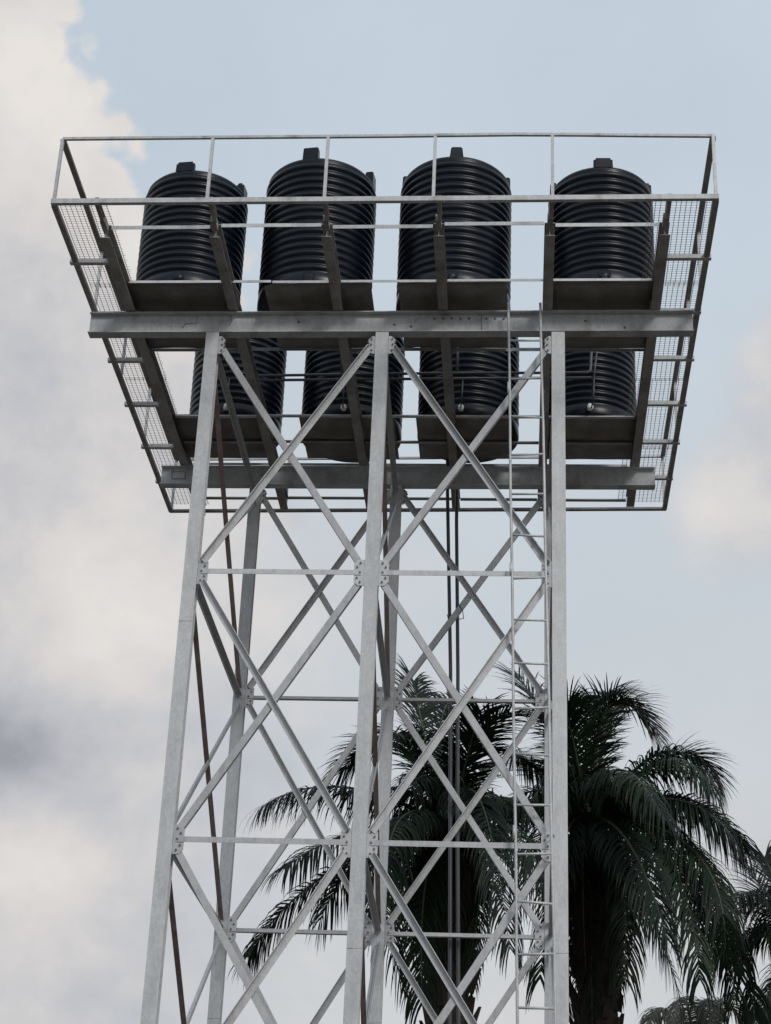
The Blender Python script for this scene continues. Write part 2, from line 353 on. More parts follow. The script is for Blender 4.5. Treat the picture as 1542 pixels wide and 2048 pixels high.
# frames running front to back between each pair of legs
for i in range(3):
    xf, xr = XF[i], XR[i]; y0, y1 = YF + 0.085, YR - 0.085
    zl = [H - 0.16] + list(LV)
    for k in range(4):
        zt, zb = zl[k] - 0.14, zl[k + 1] + 0.14
        mm = M_RUST if True else M_BRACE
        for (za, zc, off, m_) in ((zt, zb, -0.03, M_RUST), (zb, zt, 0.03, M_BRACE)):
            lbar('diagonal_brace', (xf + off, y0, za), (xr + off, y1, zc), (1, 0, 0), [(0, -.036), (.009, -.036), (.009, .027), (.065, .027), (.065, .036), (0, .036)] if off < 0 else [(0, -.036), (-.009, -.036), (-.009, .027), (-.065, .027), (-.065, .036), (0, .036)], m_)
    for z in [H - 0.13] + list(LV[:3]):
        lbar('horizontal_strut', (xf, y0, z), (xr, y1, z), (1, 0, 0), [(-.04, -.035), (.04, -.035), (.04, -.026), (-.031, -.026), (-.031, .035), (-.04, .035)], M_BRACE)

# main beams
def main_beam(y, x0, x1, zl, zr, h=0.31, wdt=0.155):
    bm = bmesh.new(); sweep(bm, ibeam(wdt, h, 0.013, 0.009), (x0, y, zl + h / 2), (x1, y, zr + h / 2), (0, 1, 0)); fixn(bm)
    return finish('main_beam', bm, M_BEAM, T)
B1 = main_beam(YF - .005, -3.845, 3.965, H - 0.004, H + 0.012)
B2 = main_beam(YR, -3.665, 3.78, H + 0.002, H + 0.018)
yw = YF - 0.0105
for k in range(9):
    if k == 5: continue
    bm = bmesh.new(); disc(bm, (0.66 + k * 0.112, yw, H + 0.235 + .002 * (k % 3)), (0, -1, 0), 0.014, 0.014); finish('bolt', bm, M_BOLT, B1)
for (px, pz) in ((0.15, .15), (0.36, .12), (2.6, .2), (-1.1, .19), (3.1, .1)):
    bm = bmesh.new(); disc(bm, (px, yw, H + pz), (0, -1, 0), 0.018, 0.006, 10); finish('bolt', bm, M_BOLT, B1)
for pts in ([(-2.44, H + .285), (-2.44, H + .17), (-2.58, H + .165), (-2.62, H + .10)], [(1.27, H + .29), (1.272, H + .025)], [(-2.0, H + .29), (-1.98, H + .2), (-2.01, H + .13)]):
    bm = bmesh.new(); weld(bm, [(a, yw - .003, b) for a, b in pts], 0.006); finish('weld_seam', bm, M_JOIST, B1, True)
bm = bmesh.new(); weld(bm, [(-3.5, YR - .009, H + .23), (-3.5, YR - .009, H + .12), (-3.3, YR - .009, H + .12), (-3.3, YR - .009, H + .24), (-3.52, YR - .009, H + .24)], 0.006); finish('weld_seam', bm, M_JOIST, B2, True)
bm = bmesh.new(); tube(bm, [(0.42, YF + 2.0, H + .2), (0.425, YF + 2.02, H - .05)], 0.008, 6); 
bm.free()

# joists across the main beams
JX = (-3.315, -1.955, -0.585, 0.775, 2.115, 3.49); JH = 0.19
for k, x in enumerate(JX):
    z0 = H + 0.322; xx = x
    bm = bmesh.new(); yb_ = (6.0, 5.77, 5.75, 5.72, 5.62, 5.6)[k]; yf_ = -1.735
    sweep(bm, ibeam(0.125, JH, 0.010, 0.008), (xx, yf_, z0 + JH / 2), (xx, yb_, z0 + JH / 2), (1, 0, 0)); fixn(bm)
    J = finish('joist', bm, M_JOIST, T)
    # channel that carries the front rail beyond the joist end
    bm = bmesh.new(); o_ = -0.02 if k < 1 else (0.0 if k < 4 else -0.01)
    sweep(bm, [(0, -.045), (.05, -.045), (.05, -.038), (.007, -.038), (.007, .038), (.05, .038), (.05, .045), (0, .045)], (xx + o_, -1.93 + .02, H + .462), (xx + o_, -2.31, H + .462), (1, 0, 0)); fixn(bm)
    finish('rail_bracket', bm, M_JOIST, T)
    bm = bmesh.new(); cube(bm, (xx - .03, -1.93, H + .415), (xx + .035, yf_ + .0, H + .505)); finish('rail_bracket', bm, M_JOIST, T)
ZT = H + 0.322 + JH        # top of the joists
# cross bars on the joists
def xbar(x0, x1, y, dz=0.0, h=0.05, d=0.05, low=False, m_=M_RAIL):
    bm = bmesh.new(); z = ZT + dz
    pr = [(y, z), (y + .006, z), (y + .006, z + h - .006), (y + d, z + h - .006), (y + d, z + h), (y, z + h)]
    if low: pr = [(y, z), (y + d, z), (y + d, z + h), (y + d - .006, z + h), (y + d - .006, z + .006), (y, z + .006)]
    a = [bm.verts.new((x0, py, pz)) for py, pz in pr]; c = [bm.verts.new((x1, py, pz + .0015)) for py, pz in pr]
    for i in range(6): bm.faces.new((a[i], a[(i + 1) % 6], c[(i + 1) % 6], c[i]))
    bm.faces.new(a[::-1]); bm.faces.new(c); fixn(bm); return finish('cross_bar', bm, m_, T)
for k in range(5):
    dz = (-0.045, -0.022, -0.05, -0.015, -0.04)[k]
    xbar(JX[k] + .07, JX[k + 1] - .07, -1.735, dz - .02)
for a, b, dz in ((-3.27, -1.42, -.055), (-1.40, -0.66, -.062), (-0.52, 0.74, -.055), (0.84, 2.05, -.047), (2.18, 3.42, -.044)):
    xbar(a, b, -0.52, dz + .008, 0.035)
for y in (1.15, 2.955, 3.74, 5.62):
    for k in range(5):
        xbar(JX[k] + .066, JX[k + 1] - .066, y, -.062 + .004 * ((k * 3) % 4), 0.05, .065, y > 2, M_RAIL if y < 3 else M_JOIST)  # rearmost bars take the darker steel: platform shade put into the colour
xbar(-3.25, 3.4, 4.62, .002, .04)
# plates under the tanks
def plate(x0, x1, y0, y1, curl=0.0):
    bm = bmesh.new(); nx, ny = 12, 8; z = ZT + .0; g = []
    for lay in (0, 1):
        rows = []
        for i in range(nx + 1):
            r_ = []
            for j in range(ny + 1):
                u, v = i / nx, j / ny
                dz = curl * max(0, 1 - u * 1.7) * max(0, 1 - v * 1.5) + 0.012 * noise.noise(Vector((x0 + u * 3, v * 3, y0)))
                r_.append(bm.verts.new((x0 + (x1 - x0) * u, y0 + (y1 - y0) * v, z - .012 + lay * .005 - dz)))
            rows.append(r_)
        g.append(rows)
    for i in range(nx):
        for j in range(ny):
            a, b = g
            bm.faces.new((a[i][j], a[i][j + 1], a[i + 1][j + 1], a[i + 1][j])); bm.faces.new((b[i][j], b[i + 1][j], b[i + 1][j + 1], b[i][j + 1]))
    for i in range(nx):
        bm.faces.new((g[0][i][0], g[0][i + 1][0], g[1][i + 1][0], g[1][i][0])); bm.faces.new((g[0][i + 1][ny], g[0][i][ny], g[1][i][ny], g[1][i + 1][ny]))
    for j in range(ny):
        bm.faces.new((g[0][0][j + 1], g[0][0][j], g[1][0][j], g[1][0][j + 1])); bm.faces.new((g[0][nx][j], g[0][nx][j + 1], g[1][nx][j + 1], g[1][nx][j]))
    return finish('tank_plate', bm, M_PLATE, T, True)
def plates(spans, y0, y1):
    for x0, x1, curl in spans:
        cuts = [x0] + [j for j in JX if x0 + .1 < j < x1 - .1] + [x1]
        for a, b in zip(cuts, cuts[1:]): plate(a + .003, b - .003, y0, y1, curl if a == x0 else 0)
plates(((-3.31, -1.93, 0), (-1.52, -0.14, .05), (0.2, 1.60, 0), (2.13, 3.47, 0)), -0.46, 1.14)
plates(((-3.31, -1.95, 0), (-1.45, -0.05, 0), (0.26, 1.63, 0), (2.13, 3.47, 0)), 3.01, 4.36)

# walkway: outer edge frame, brackets, posts, rails, wire mesh
XL, XRr, YFr, YBr = -3.82, 4.04, -2.34, 6.02; ZR = H + 0.405
def boxbar(name, p0, p1, w, h, m_=M_RAIL, side=(1, 0, 0)):
    bm = bmesh.new(); sweep(bm, rect(w, h), p0, p1, side); fixn(bm); return finish(name, bm, m_, T)
boxbar('edge_beam', (XL - .03, YFr, ZR + .015), (XRr + .03, YFr, ZR + .022), .055, .065, M_RAIL, (0, 1, 0))
boxbar('edge_beam', (XL - .03, YBr, ZR), (XRr + .03, YBr - .17, ZR + .01), .07, .035, M_JOIST, (0, 1, 0))  # rear beam coloured darker than the front one to imitate platform shade
boxbar('edge_beam', (XL, YFr + .029, ZR), (XL, YBr - .028, ZR - .01), .07, .05, M_JOIST)
boxbar('edge_beam', (XRr, YFr + .029, ZR + .01), (XRr, YBr - .21, ZR), .07, .05, M_JOIST)
ZU = H + 1.345
def rail(p0, p1, sag, nm='top_rail', w=.034, h=None, m_=None):
    bm = bmesh.new(); P0, P1 = Vector(p0), Vector(p1); n = 10; ring = []
    ax = (P1 - P0).normalized(); s = ax.cross(Vector((0, 0, 1))).normalized()
    for i in range(n + 1):
        t = i / n; c = P0.lerp(P1, t) + Vector((0, 0, sag(t)))
        ring.append([bm.verts.new(c + s * a + Vector((0, 0, b))) for a, b in rect(w, h or w)])
    for a, b in zip(ring, ring[1:]):
        for j in range(4): bm.faces.new((a[j], a[(j + 1) % 4], b[(j + 1) % 4], b[j]))
    bm.faces.new(ring[0][::-1]); bm.faces.new(ring[-1]); fixn(bm); return finish(nm, bm, m_ or M_RAIL, T)
PX = (-1.965, -0.56, 0.735, 2.138)
rail((XL, YFr, ZU + .012), (XRr, YFr, ZU - .03), lambda t: .018 * math.sin(t * 3.14 * 1.0) + .022 * math.exp(-((t - .72) / .16) ** 2))
rail((XL, YBr, ZU), (XRr, YBr - .17, ZU), lambda t: 0)
rail((XL, YFr + .018, ZU + .01), (XL, YBr - .018, ZU), lambda t: -.01 * math.sin(t * 3.14), w=.07, h=.034, m_=M_JOIST)
rail((XRr, YFr + .018, ZU - .03), (XRr, YBr - .19, ZU), lambda t: -.01 * math.sin(t * 3.14), w=.07, h=.034, m_=M_JOIST)
def post(x, y, z0, z1, w=.038): boxbar('rail_post', (x, y, z0), (x, y, z1), w, w)
for x in (XL, *PX, XRr): post(x, YFr + (.0 if x in PX else .0), ZR + .05, ZU - .005)
for x in (XL + .001, *PX, XRr): post(x, YBr - (.17 * (x - XL) / 7.9), ZR + .026, ZU - .018)
for y in (0.03, 1.82, 3.63): post(XL, y, ZR + .026, ZU - .018, .036)
for y in (-0.4, 1.2, 3.4): post(XRr, y, ZR + .026, ZU - .018, .036)
for y, dx in ((-1.12, .03), (0.1, .0), (1.28, .04), (2.51, .05), (3.79, .04), (4.93, .01)):
    boxbar('walkway_bracket', (XL - .05, y, ZR + .0485), (JX[0] + .07, y, ZR + .0485), .045, .042, M_RAIL, (0, 1, 0)) if False else None
    bm = bmesh.new(); z = ZR - .028
    sweep(bm, angle(.065, .055, .006), (XL - .06 - dx * .5, y, z), (JX[0] - .066, y, z), (0, 1, 0)); fixn(bm); finish('walkway_bracket', bm, M_RAIL, T)
    y2 = y - .05 if y < 3 else y - .2
    bm = bmesh.new(); sweep(bm, angle(.065, .055, .006), (JX[-1] + .066, y2, z), (XRr + .045 + dx * .4, y2, z), (0, 1, 0)); fixn(bm); finish('walkway_bracket', bm, M_RAIL, T)
def mesh_panel(x0, x1, y0, y1, z, seed):
    rd = random.Random(seed); bm = bmesh.new(); w = .0036
    def wire(p, q, wav, w=.0036):
        P = Vector(p); Q = Vector(q); d = Q - P; L = d.length; n = max(3, int(L / .25)); ax = d.normalized(); s = ax.cross(Vector((0, 0, 1)))
        ph = rd.random() * 6; rs = []
        for i in range(n + 1):
            c = P + d * (i / n) + s * (wav * math.sin(ph + i * .9)) + Vector((0, 0, .010 * noise.noise(Vector((P.x + Q.x, P.y + i * .25, 3)) * 1.5)))
            rs.append([bm.verts.new(c + s * (w * a) + Vector((0, 0, w * b))) for a, b in ((-1, -.6), (1, -.6), (0, 1))])
        for a, b in zip(rs, rs[1:]):
            for j in range(3): bm.faces.new((a[j], a[(j + 1) % 3], b[(j + 1) % 3], b[j]))
    n = int((x1 - x0) / .06)
    for i in range(n + 1):
        x = x0 + (x1 - x0) * i / n; wire((x, y0 - rd.random() * .01, z), (x, y1 + rd.random() * .02, z), .003)
    n = int((y1 - y0) / .05)
    for j in range(n + 1):
        y = y0 + (y1 - y0) * j / n; wire((x0 - rd.random() * .01, y, z + .006), (x1 + rd.random() * .03, y + rd.uniform(-.006, .006), z + .006), .002, .0022)
    return finish('mesh_panel', bm, M_WIRE, T)
for i, (a, b) in enumerate(((-2.2, -.34), (-.40, 2.05), (2.0, 4.05), (4.0, 6.0))):
    mesh_panel(XL + .02, -3.235 + .01 * (i % 2), a, b, ZT + .007 + .008 * (i % 2), i)
    mesh_panel(3.30 + .015 * (i % 2), XRr - .02, a, b - (.17 if i == 3 else 0), ZT + .007 + .008 * (i % 2), 10 + i)

# ------------------------------------------------------------------ tanks
def tank_body_mesh(R0, Hs, seed):
    """Hs = height of the shoulder; ribbed wall and shallow dome"""
    bm = bmesh.new(); prof = []
    prof.append((0.0, 0.0)); prof.append((R0 * .6, 0.0)); prof.append((R0 - .035, 0.0)); prof.append((R0 - .008, .012)); prof.append((R0, .04)); prof.append((R0, .10)); prof.append((R0 - .004, .18))
    z0, z1 = .215, Hs - .05; nr = int(round((z1 - z0) / .112)); pit = (z1 - z0) / nr
    for k in range(nr):
        for s in range(10):
            t = s / 10; prof.append((R0 - .030 + .032 * (math.sin(math.pi * t) ** 1.05), z0 + (k + t) * pit))
    prof += [(R0 - .030, z1), (R0 - .018, z1 + .02), (R0 - .022, z1 + .05), (R0 - .05, z1 + .085), (R0 - .10, z1 + .115), (R0 * .75, z1 + .17), (R0 * .5, z1 + .235), (R0 * .36, z1 + .26), (R0 * .34, z1 + .30), (R0 * .30, z1 + .31), (0, z1 + .315)]
    n = 96; rings = []
    for r, z in prof:
        if r == 0: rings.append([bm.verts.new((0, 0, z))]); continue
        rg = []
        for j in range(n):
            a = 6.283185 * j / n; w = 1 + .0035 * math.sin(2 * a + seed) + .002 * math.sin(3 * a + z * 2 + seed)
            rg.append(bm.verts.new((r * w * math.cos(a), r * w * math.sin(a), z + .004 * math.sin(a + seed))))
        rings.append(rg)
    for a, b in zip(rings, rings[1:]):
        if len(a) == 1:
            for j in range(n): bm.faces.new((a[0], b[(j + 1) % n], b[j]))
        elif len(b) == 1:
            for j in range(n): bm.faces.new((a[j], a[(j + 1) % n], b[0]))
        else:
            for j in range(n): bm.faces.new((a[j], a[(j + 1) % n], b[(j + 1) % n], b[j]))
    fixn(bm); me = bpy.data.meshes.new('tank_body'); bm.to_mesh(me); bm.free(); me.materials.append(M_TANK)
    for f in me.polygons: f.use_smooth = True
    return me, z1
def lug_mesh(R0, w, h, rnd, taper):
    """block standing on the shoulder with a leg running down the wall; local +X points outwards"""
    bm = bmesh.new(); x0, x1 = R0 - .15, R0 - .022
    for (za, zb, xa, xb, wa, wb) in ((.0, h, x0, x1, w * (1 + taper), w * (1 - taper)),):
        v = [bm.verts.new(c) for c in ((xa, -wa / 2, za), (xb, -wa / 2, za), (xb, wa / 2, za), (xa, wa / 2, za), (xa + .02, -wb / 2, zb), (xb - .004, -wb / 2, zb), (xb - .004, wb / 2, zb), (xa + .02, wb / 2, zb))]
        for f in ((3, 2, 1, 0), (4, 5, 6, 7), (0, 1, 5, 4), (1, 2, 6, 5), (2, 3, 7, 6), (3, 0, 4, 7)): bm.faces.new([v[i] for i in f])
    bmesh.ops.bevel(bm, geom=bm.edges[:], offset=rnd, segments=3, affect='EDGES')
    # strip down the wall
    v0 = len(bm.verts); lo = -.30
    v = [bm.verts.new(c) for c in ((R0 - .06, -w * .32, lo), (R0 - .034, -w * .30, lo), (R0 - .034, w * .30, lo), (R0 - .06, w * .32, lo), (R0 - .06, -w * .48, .02), (R0 - .030, -w * .48, .0), (R0 - .030, w * .48, .0), (R0 - .06, w * .48, .02))]
    for f in ((3, 2, 1, 0), (4, 5, 6, 7), (0, 1, 5, 4), (1, 2, 6, 5), (2, 3, 7, 6), (3, 0, 4, 7)): bm.faces.new([v[i] for i in f])
    fixn(bm); me = bpy.data.meshes.new('lifting_lug'); bm.to_mesh(me); bm.free(); me.materials.append(M_TANK); return me
def disc_mesh(name, r, h, m_, n=20):
    bm = bmesh.new(); disc(bm, (0, 0, 0), (0, 0, 1), r, h, n); bmesh.ops.bevel(bm, geom=[e_ for e_ in bm.edges], offset=h * .25, segments=2)
    me = bpy.data.meshes.new(name); bm.to_mesh(me); bm.free(); me.materials.append(m_)
    for f in me.polygons: f.use_smooth = True
    return me
big_b, zb1 = tank_body_mesh(0.755, 1.99, 0.3); sml_b, zs1 = tank_body_mesh(0.70, 1.80, 1.9); rsm_b, zq1 = tank_body_mesh(0.70, 1.60, 2.9); rear_b, zr1 = tank_body_mesh(0.755, 1.72, 0.9)
lug_big = lug_mesh(0.755, .21, .22, .012, .03); lug_tap = lug_mesh(0.755, .17, .20, .014, .13); lug_rnd = lug_mesh(0.70, .255, .20, .03, .02)
lidm = disc_mesh('lid', .24, .06, M_TANK, 32); bossm = disc_mesh('drain_boss', .085, .012, M_TANK)
bm = bmesh.new(); tube(bm, [(0, .06, 0), (0, -.07, 0), (0, -.075, -.085)], .033, 14, .05); tube(bm, [(0, -.02, 0), (0, .03, 0)], .045, 14)
elm = bpy.data.meshes.new('outlet_elbow'); bm.to_mesh(elm); bm.free(); elm.materials.append(M_PVC)
for f in elm.polygons: f.use_smooth = True
GT = 'black ribbed water tanks on the platform'
TK = [ # x, y, big, front lug angle (deg from the side facing the viewer, + to the right), label
 (-2.655, .275, 0, -6, 'shorter black ribbed water tank at the left end of the front row'),
 (-0.955, .335, 1, -7, 'tall black ribbed tank in the front row, second from left, with a square lug'),
 (0.885, .325, 1, 2, 'tall black ribbed tank in the front row with a narrow tapering lug'),
 (2.83, .265, 0, 1, 'shorter black ribbed water tank at the right end of the front row'),
 (-2.49, 3.72, 0, 14, 'rear row black ribbed tank behind the left front leg'),
 (-0.745, 3.80, 1, -20, 'rear row black ribbed tank behind and left of the middle front leg'),
 (1.0, 3.79, 1, 8, 'rear row black ribbed tank between the middle front leg and the ladder'),
 (2.79, 3.71, 0, -11, 'rear row black ribbed tank right of the right front leg')]
for i, (x, y, bg_, la, lab) in enumerate(TK):
    r = empty('water_tank', (x, y, ZT + .002), lab, 'water tank', GT); r.rotation_euler.z = 0
    def child(name, me, loc=(0, 0, 0), rz=0, par=r):
        o = bpy.data.objects.new(name, me); link(o, par); o.location = loc; o.rotation_euler.z = rz; return o
    child('tank_body', (big_b if i < 4 else rear_b) if bg_ else (sml_b if i < 4 else rsm_b), rz=R(i * 37))
    z1 = (zb1 if i < 4 else zr1) if bg_ else (zs1 if i < 4 else zq1)
    lm = (lug_tap if i in (2, 6) else lug_big) if bg_ else lug_rnd
    for q in range(4): child('lifting_lug', lm, (0, 0, z1 + .03), R(-90 + la + 90 * q))
    child('lid', lidm, (0, 0, z1 + .31))
    Rr = .755 if bg_ else .70
    if i < 4:
        o = child('drain_boss', bossm, (.0, -Rr + .012, .115)); o.rotation_euler = (R(90), 0, 0)
    else:
        dx = (0.01, -.05, -.085, -.01)[i - 4]; child('outlet_elbow', elm, (dx, -Rr - .005, .125), R((-25, 10, 5, -8)[i - 4]))

# ------------------------------------------------------------------ pipework
def pipe(name, pts, r, lab, cat='pipe', group=None, m_=None, n=12):
    bm = bmesh.new(); tube(bm, pts, r, n, .07); fixn(bm); o = finish(name, bm, m_ or M_PIPE, None, True); o['label'] = lab; o['category'] = cat
    if group: o['group'] = group
    return o
yp = 2.62
pw = empty('tank_pipework', (0.3, yp, H + .92), 'dark grey feed and outlet pipes running level across the front of the rear tanks', 'pipes')
def pp(name, pts, r=.021):
    bm = bmesh.new(); tube(bm, pts, r, 12, .06); fixn(bm); return finish(name, bm, M_PIPE, pw, True)
pp('feed_pipe', [(-2.13, yp, H + .93), (0.62, yp, H + .975), (2.77, yp, H + .985), (2.80, yp, H + 1.5), (2.80, yp + .3, H + 1.75)])
pp('outlet_pipe', [(-2.13, yp + .02, H + .865), (0.6, yp + .02, H + .895), (2.78, yp + .02, H + .915)])
pp('riser', [(0.865, yp, H + .98), (0.863, yp, H + 1.5), (0.863, yp + .25, H + 1.8)])
pp('riser', [(-0.805, yp, H + .97), (-0.826, yp, H + 1.5), (-0.826, yp + .25, H + 1.8)])
for ex, a in ((-2.475, 0), (-0.798, 0), (0.91, 0), (2.782, .0)):
    pp('drop_pipe', [(ex + .0, 3.02, H + .60), (ex + .01, 2.9, H + .57), (ex + .03, yp + .05, H + .60), (ex + .04, yp + .02, H + .89)], .011)
pp('slanting_pipe', [(2.885, yp + .02, H + 1.5), (2.79, yp + .06, H + .66)], .013)
pipe('down_pipe', [(0.665, 4.46, H + .95), (0.69, 4.46, H - .05), (0.80, 4.46, H - 2.9), (0.85, 4.46, H - 5.3), (0.905, 4.46, H - 8.0), (0.95, 4.47, 0.05)], .027, 'left one of two thin grey pipes running down behind the rear braces', 'pipe', 'down pipes behind the tower')
pipe('down_pipe', [(0.825, 4.46, H + .95), (0.835, 4.46, H - .5), (0.905, 4.46, H - 2.9), (0.95, 4.46, H - 5.3), (1.02, 4.46, H - 8.0), (1.07, 4.47, 0.05)], .027, 'right one of two thin grey pipes running down behind the rear braces', 'pipe', 'down pipes behind the tower')
for j, z in enumerate((H - 2.05, H - 4.62)):
    bm = bmesh.new(); x = (.80, .86)[j]
    tube(bm, [(x - .06, 4.30, z - .03), (x - .05, 4.50, z - .04), (x + .17, 4.51, z), (x + .16, 4.24, z + .02), (x + .10, 4.22, z + .10)], .006, 6, .02)
    o = finish('cable_tie', bm, M_STRAP, None, True); o['label'] = ('upper', 'lower')[j] + ' black tie strapping the two down pipes to a rear diagonal brace'; o['category'] = 'tie'; o['group'] = 'pipe ties'

# ------------------------------------------------------------------ ladder
Lb = empty('ladder', (1.98, -.2, 0), 'narrow galvanised steel ladder with round rungs fixed beside the right front leg', 'ladder')
def lx(z, s): return (1.621 + .0195 * (H - z) if s < 0 else 2.029 + .0185 * (H - z))
for s in (-1, 1):
    pts = [(lx(z, s) + .004 * math.sin(z * 2.1 + s), -.2, z) for z in [0.02] + [H + .352 - q * .9 for q in range(15, -1, -1) if H + .352 - q * .9 > .1]]
    bm = bmesh.new(); tube(bm, pts, .0165, 8, .0); fixn(bm); finish('side_rail', bm, M_RAIL, Lb, True)
zr = [-.209 + .0, -.765, -1.316, -1.843, -2.385, -2.943, -3.50, -4.041, -4.587, -5.134, -5.691, -6.282, -6.84, -7.382, -7.943, -8.515, -9.07, -9.62, -10.18, -10.74, -11.3, -11.86, -12.4, -12.95, -13.5]
for k, z in enumerate(zr):
    z += H; tl = .012 * math.sin(k * 2.3)
    bm = bmesh.new(); tube(bm, [(lx(z, -1) - .004, -.2, z - tl), (lx(z, 1) + .004, -.2, z + tl)], .0145, 8); fixn(bm); finish('rung', bm, M_RAIL, Lb, True)
for z in (H - .9, H - 3.39, H - 6.6, H - 10.0):
    bm = bmesh.new(); tube(bm, [(lx(z, 1), -.2, z), (lx(z, 1) + .03, -.085, z)], .010, 6); finish('fixing_bracket', bm, M_RAIL, Lb)
    bm = bmesh.new(); tube(bm, [(lx(z, -1) - .012, -.205, z - .08), (lx(z, -1) - .012, -.205, z + .08)], .016, 8); finish('splice_sleeve', bm, M_RAIL, Lb, True)

# ------------------------------------------------------------------ oil palms
def frond(parent, base, mid, tip, seed, m_=None, nl=74, leaf=.72, droop=1.0, name='frond', roll=None, width=.019, stiff=False):
    rd = random.Random(seed); B, Mi, Ti = Vector(base), Vector(mid), Vector(tip); c1 = 2 * Mi - .5 * (B + Ti)
    P = lambda t: B * (1 - t) ** 2 + c1 * 2 * t * (1 - t) + Ti * t * t
    bm = bmesh.new(); vs, fs = [], []
    # stalk
    tube(bm, [P(t / 14) for t in range(15)], lambda t: .034 * (1 - t) + .004, 5, 0)
    nst = len(bm.faces)
    up = Vector((0, 0, 1)); roll = rd.uniform(-.5, .5) if roll is None else roll
    for i in range(nl):
        t = .10 + .90 * (i + rd.random() * .6) / nl
        if t > .995: t = .995
        p = P(t); T_ = (P(min(1, t + .01)) - P(t - .01)).normalized(); sd = T_.cross(up)
        if sd.length < .15: sd = T_.cross(Vector((.3, 1, 0)))
        sd.normalize(); nu = sd.cross(T_).normalized()
        sd = (sd * math.cos(roll * t) + nu * math.sin(roll * t)).normalized(); nu = sd.cross(T_)
        if nu.z < 0 and abs(roll) < 1: nu = -nu
        env = min(1, .5 + 2.4 * (t - .1)) * (1 - .25 * max(0, (t - .7) / .3) ** 2)
        for s in (-1, 1):
            if rd.random() < .06: continue
            L = leaf * env * rd.uniform(.86, 1.08); w = width * rd.uniform(.8, 1.3)
            al = R(rd.gauss((54 if stiff else 74) - (24 if stiff else 34) * t ** 2, 4)); be = R(rd.gauss(6 if i % 3 else 20, 8))
            d = T_ * math.cos(al) + (sd * s * math.cos(be) + nu * math.sin(be)) * math.sin(al)
            q = p.copy(); segs = 4; wd = d.cross(nu).normalized(); ring = []
            g = droop * rd.uniform(.75, 1.2) * .62; tw = rd.uniform(-.3, .3)
            for k in range(segs + 1):
                u = k / segs; ww = w * (.55 + .9 * u - 1.42 * u * u) if k < segs else .0015
                wv = (wd * math.cos(tw * u) + d.cross(wd) * math.sin(tw * u)).normalized()
                ring.append((bm.verts.new(q - wv * ww), bm.verts.new(q + wv * ww)))
                d = (d + Vector((0, 0, -g * (.35 + u)))).normalized(); q = q + d * (L / segs)
                wd = (wd - d * wd.dot(d)).normalized()
            for a, b in zip(ring, ring[1:]): bm.faces.new((a[0], a[1], b[1], b[0]))
    me_faces = len(bm.faces)
    o = finish(name, bm, m_ or M_LEAF, parent)
    o.data.materials.append(M_STALK)
    for f in o.data.polygons[:nst]: f.material_index = 1
    return o
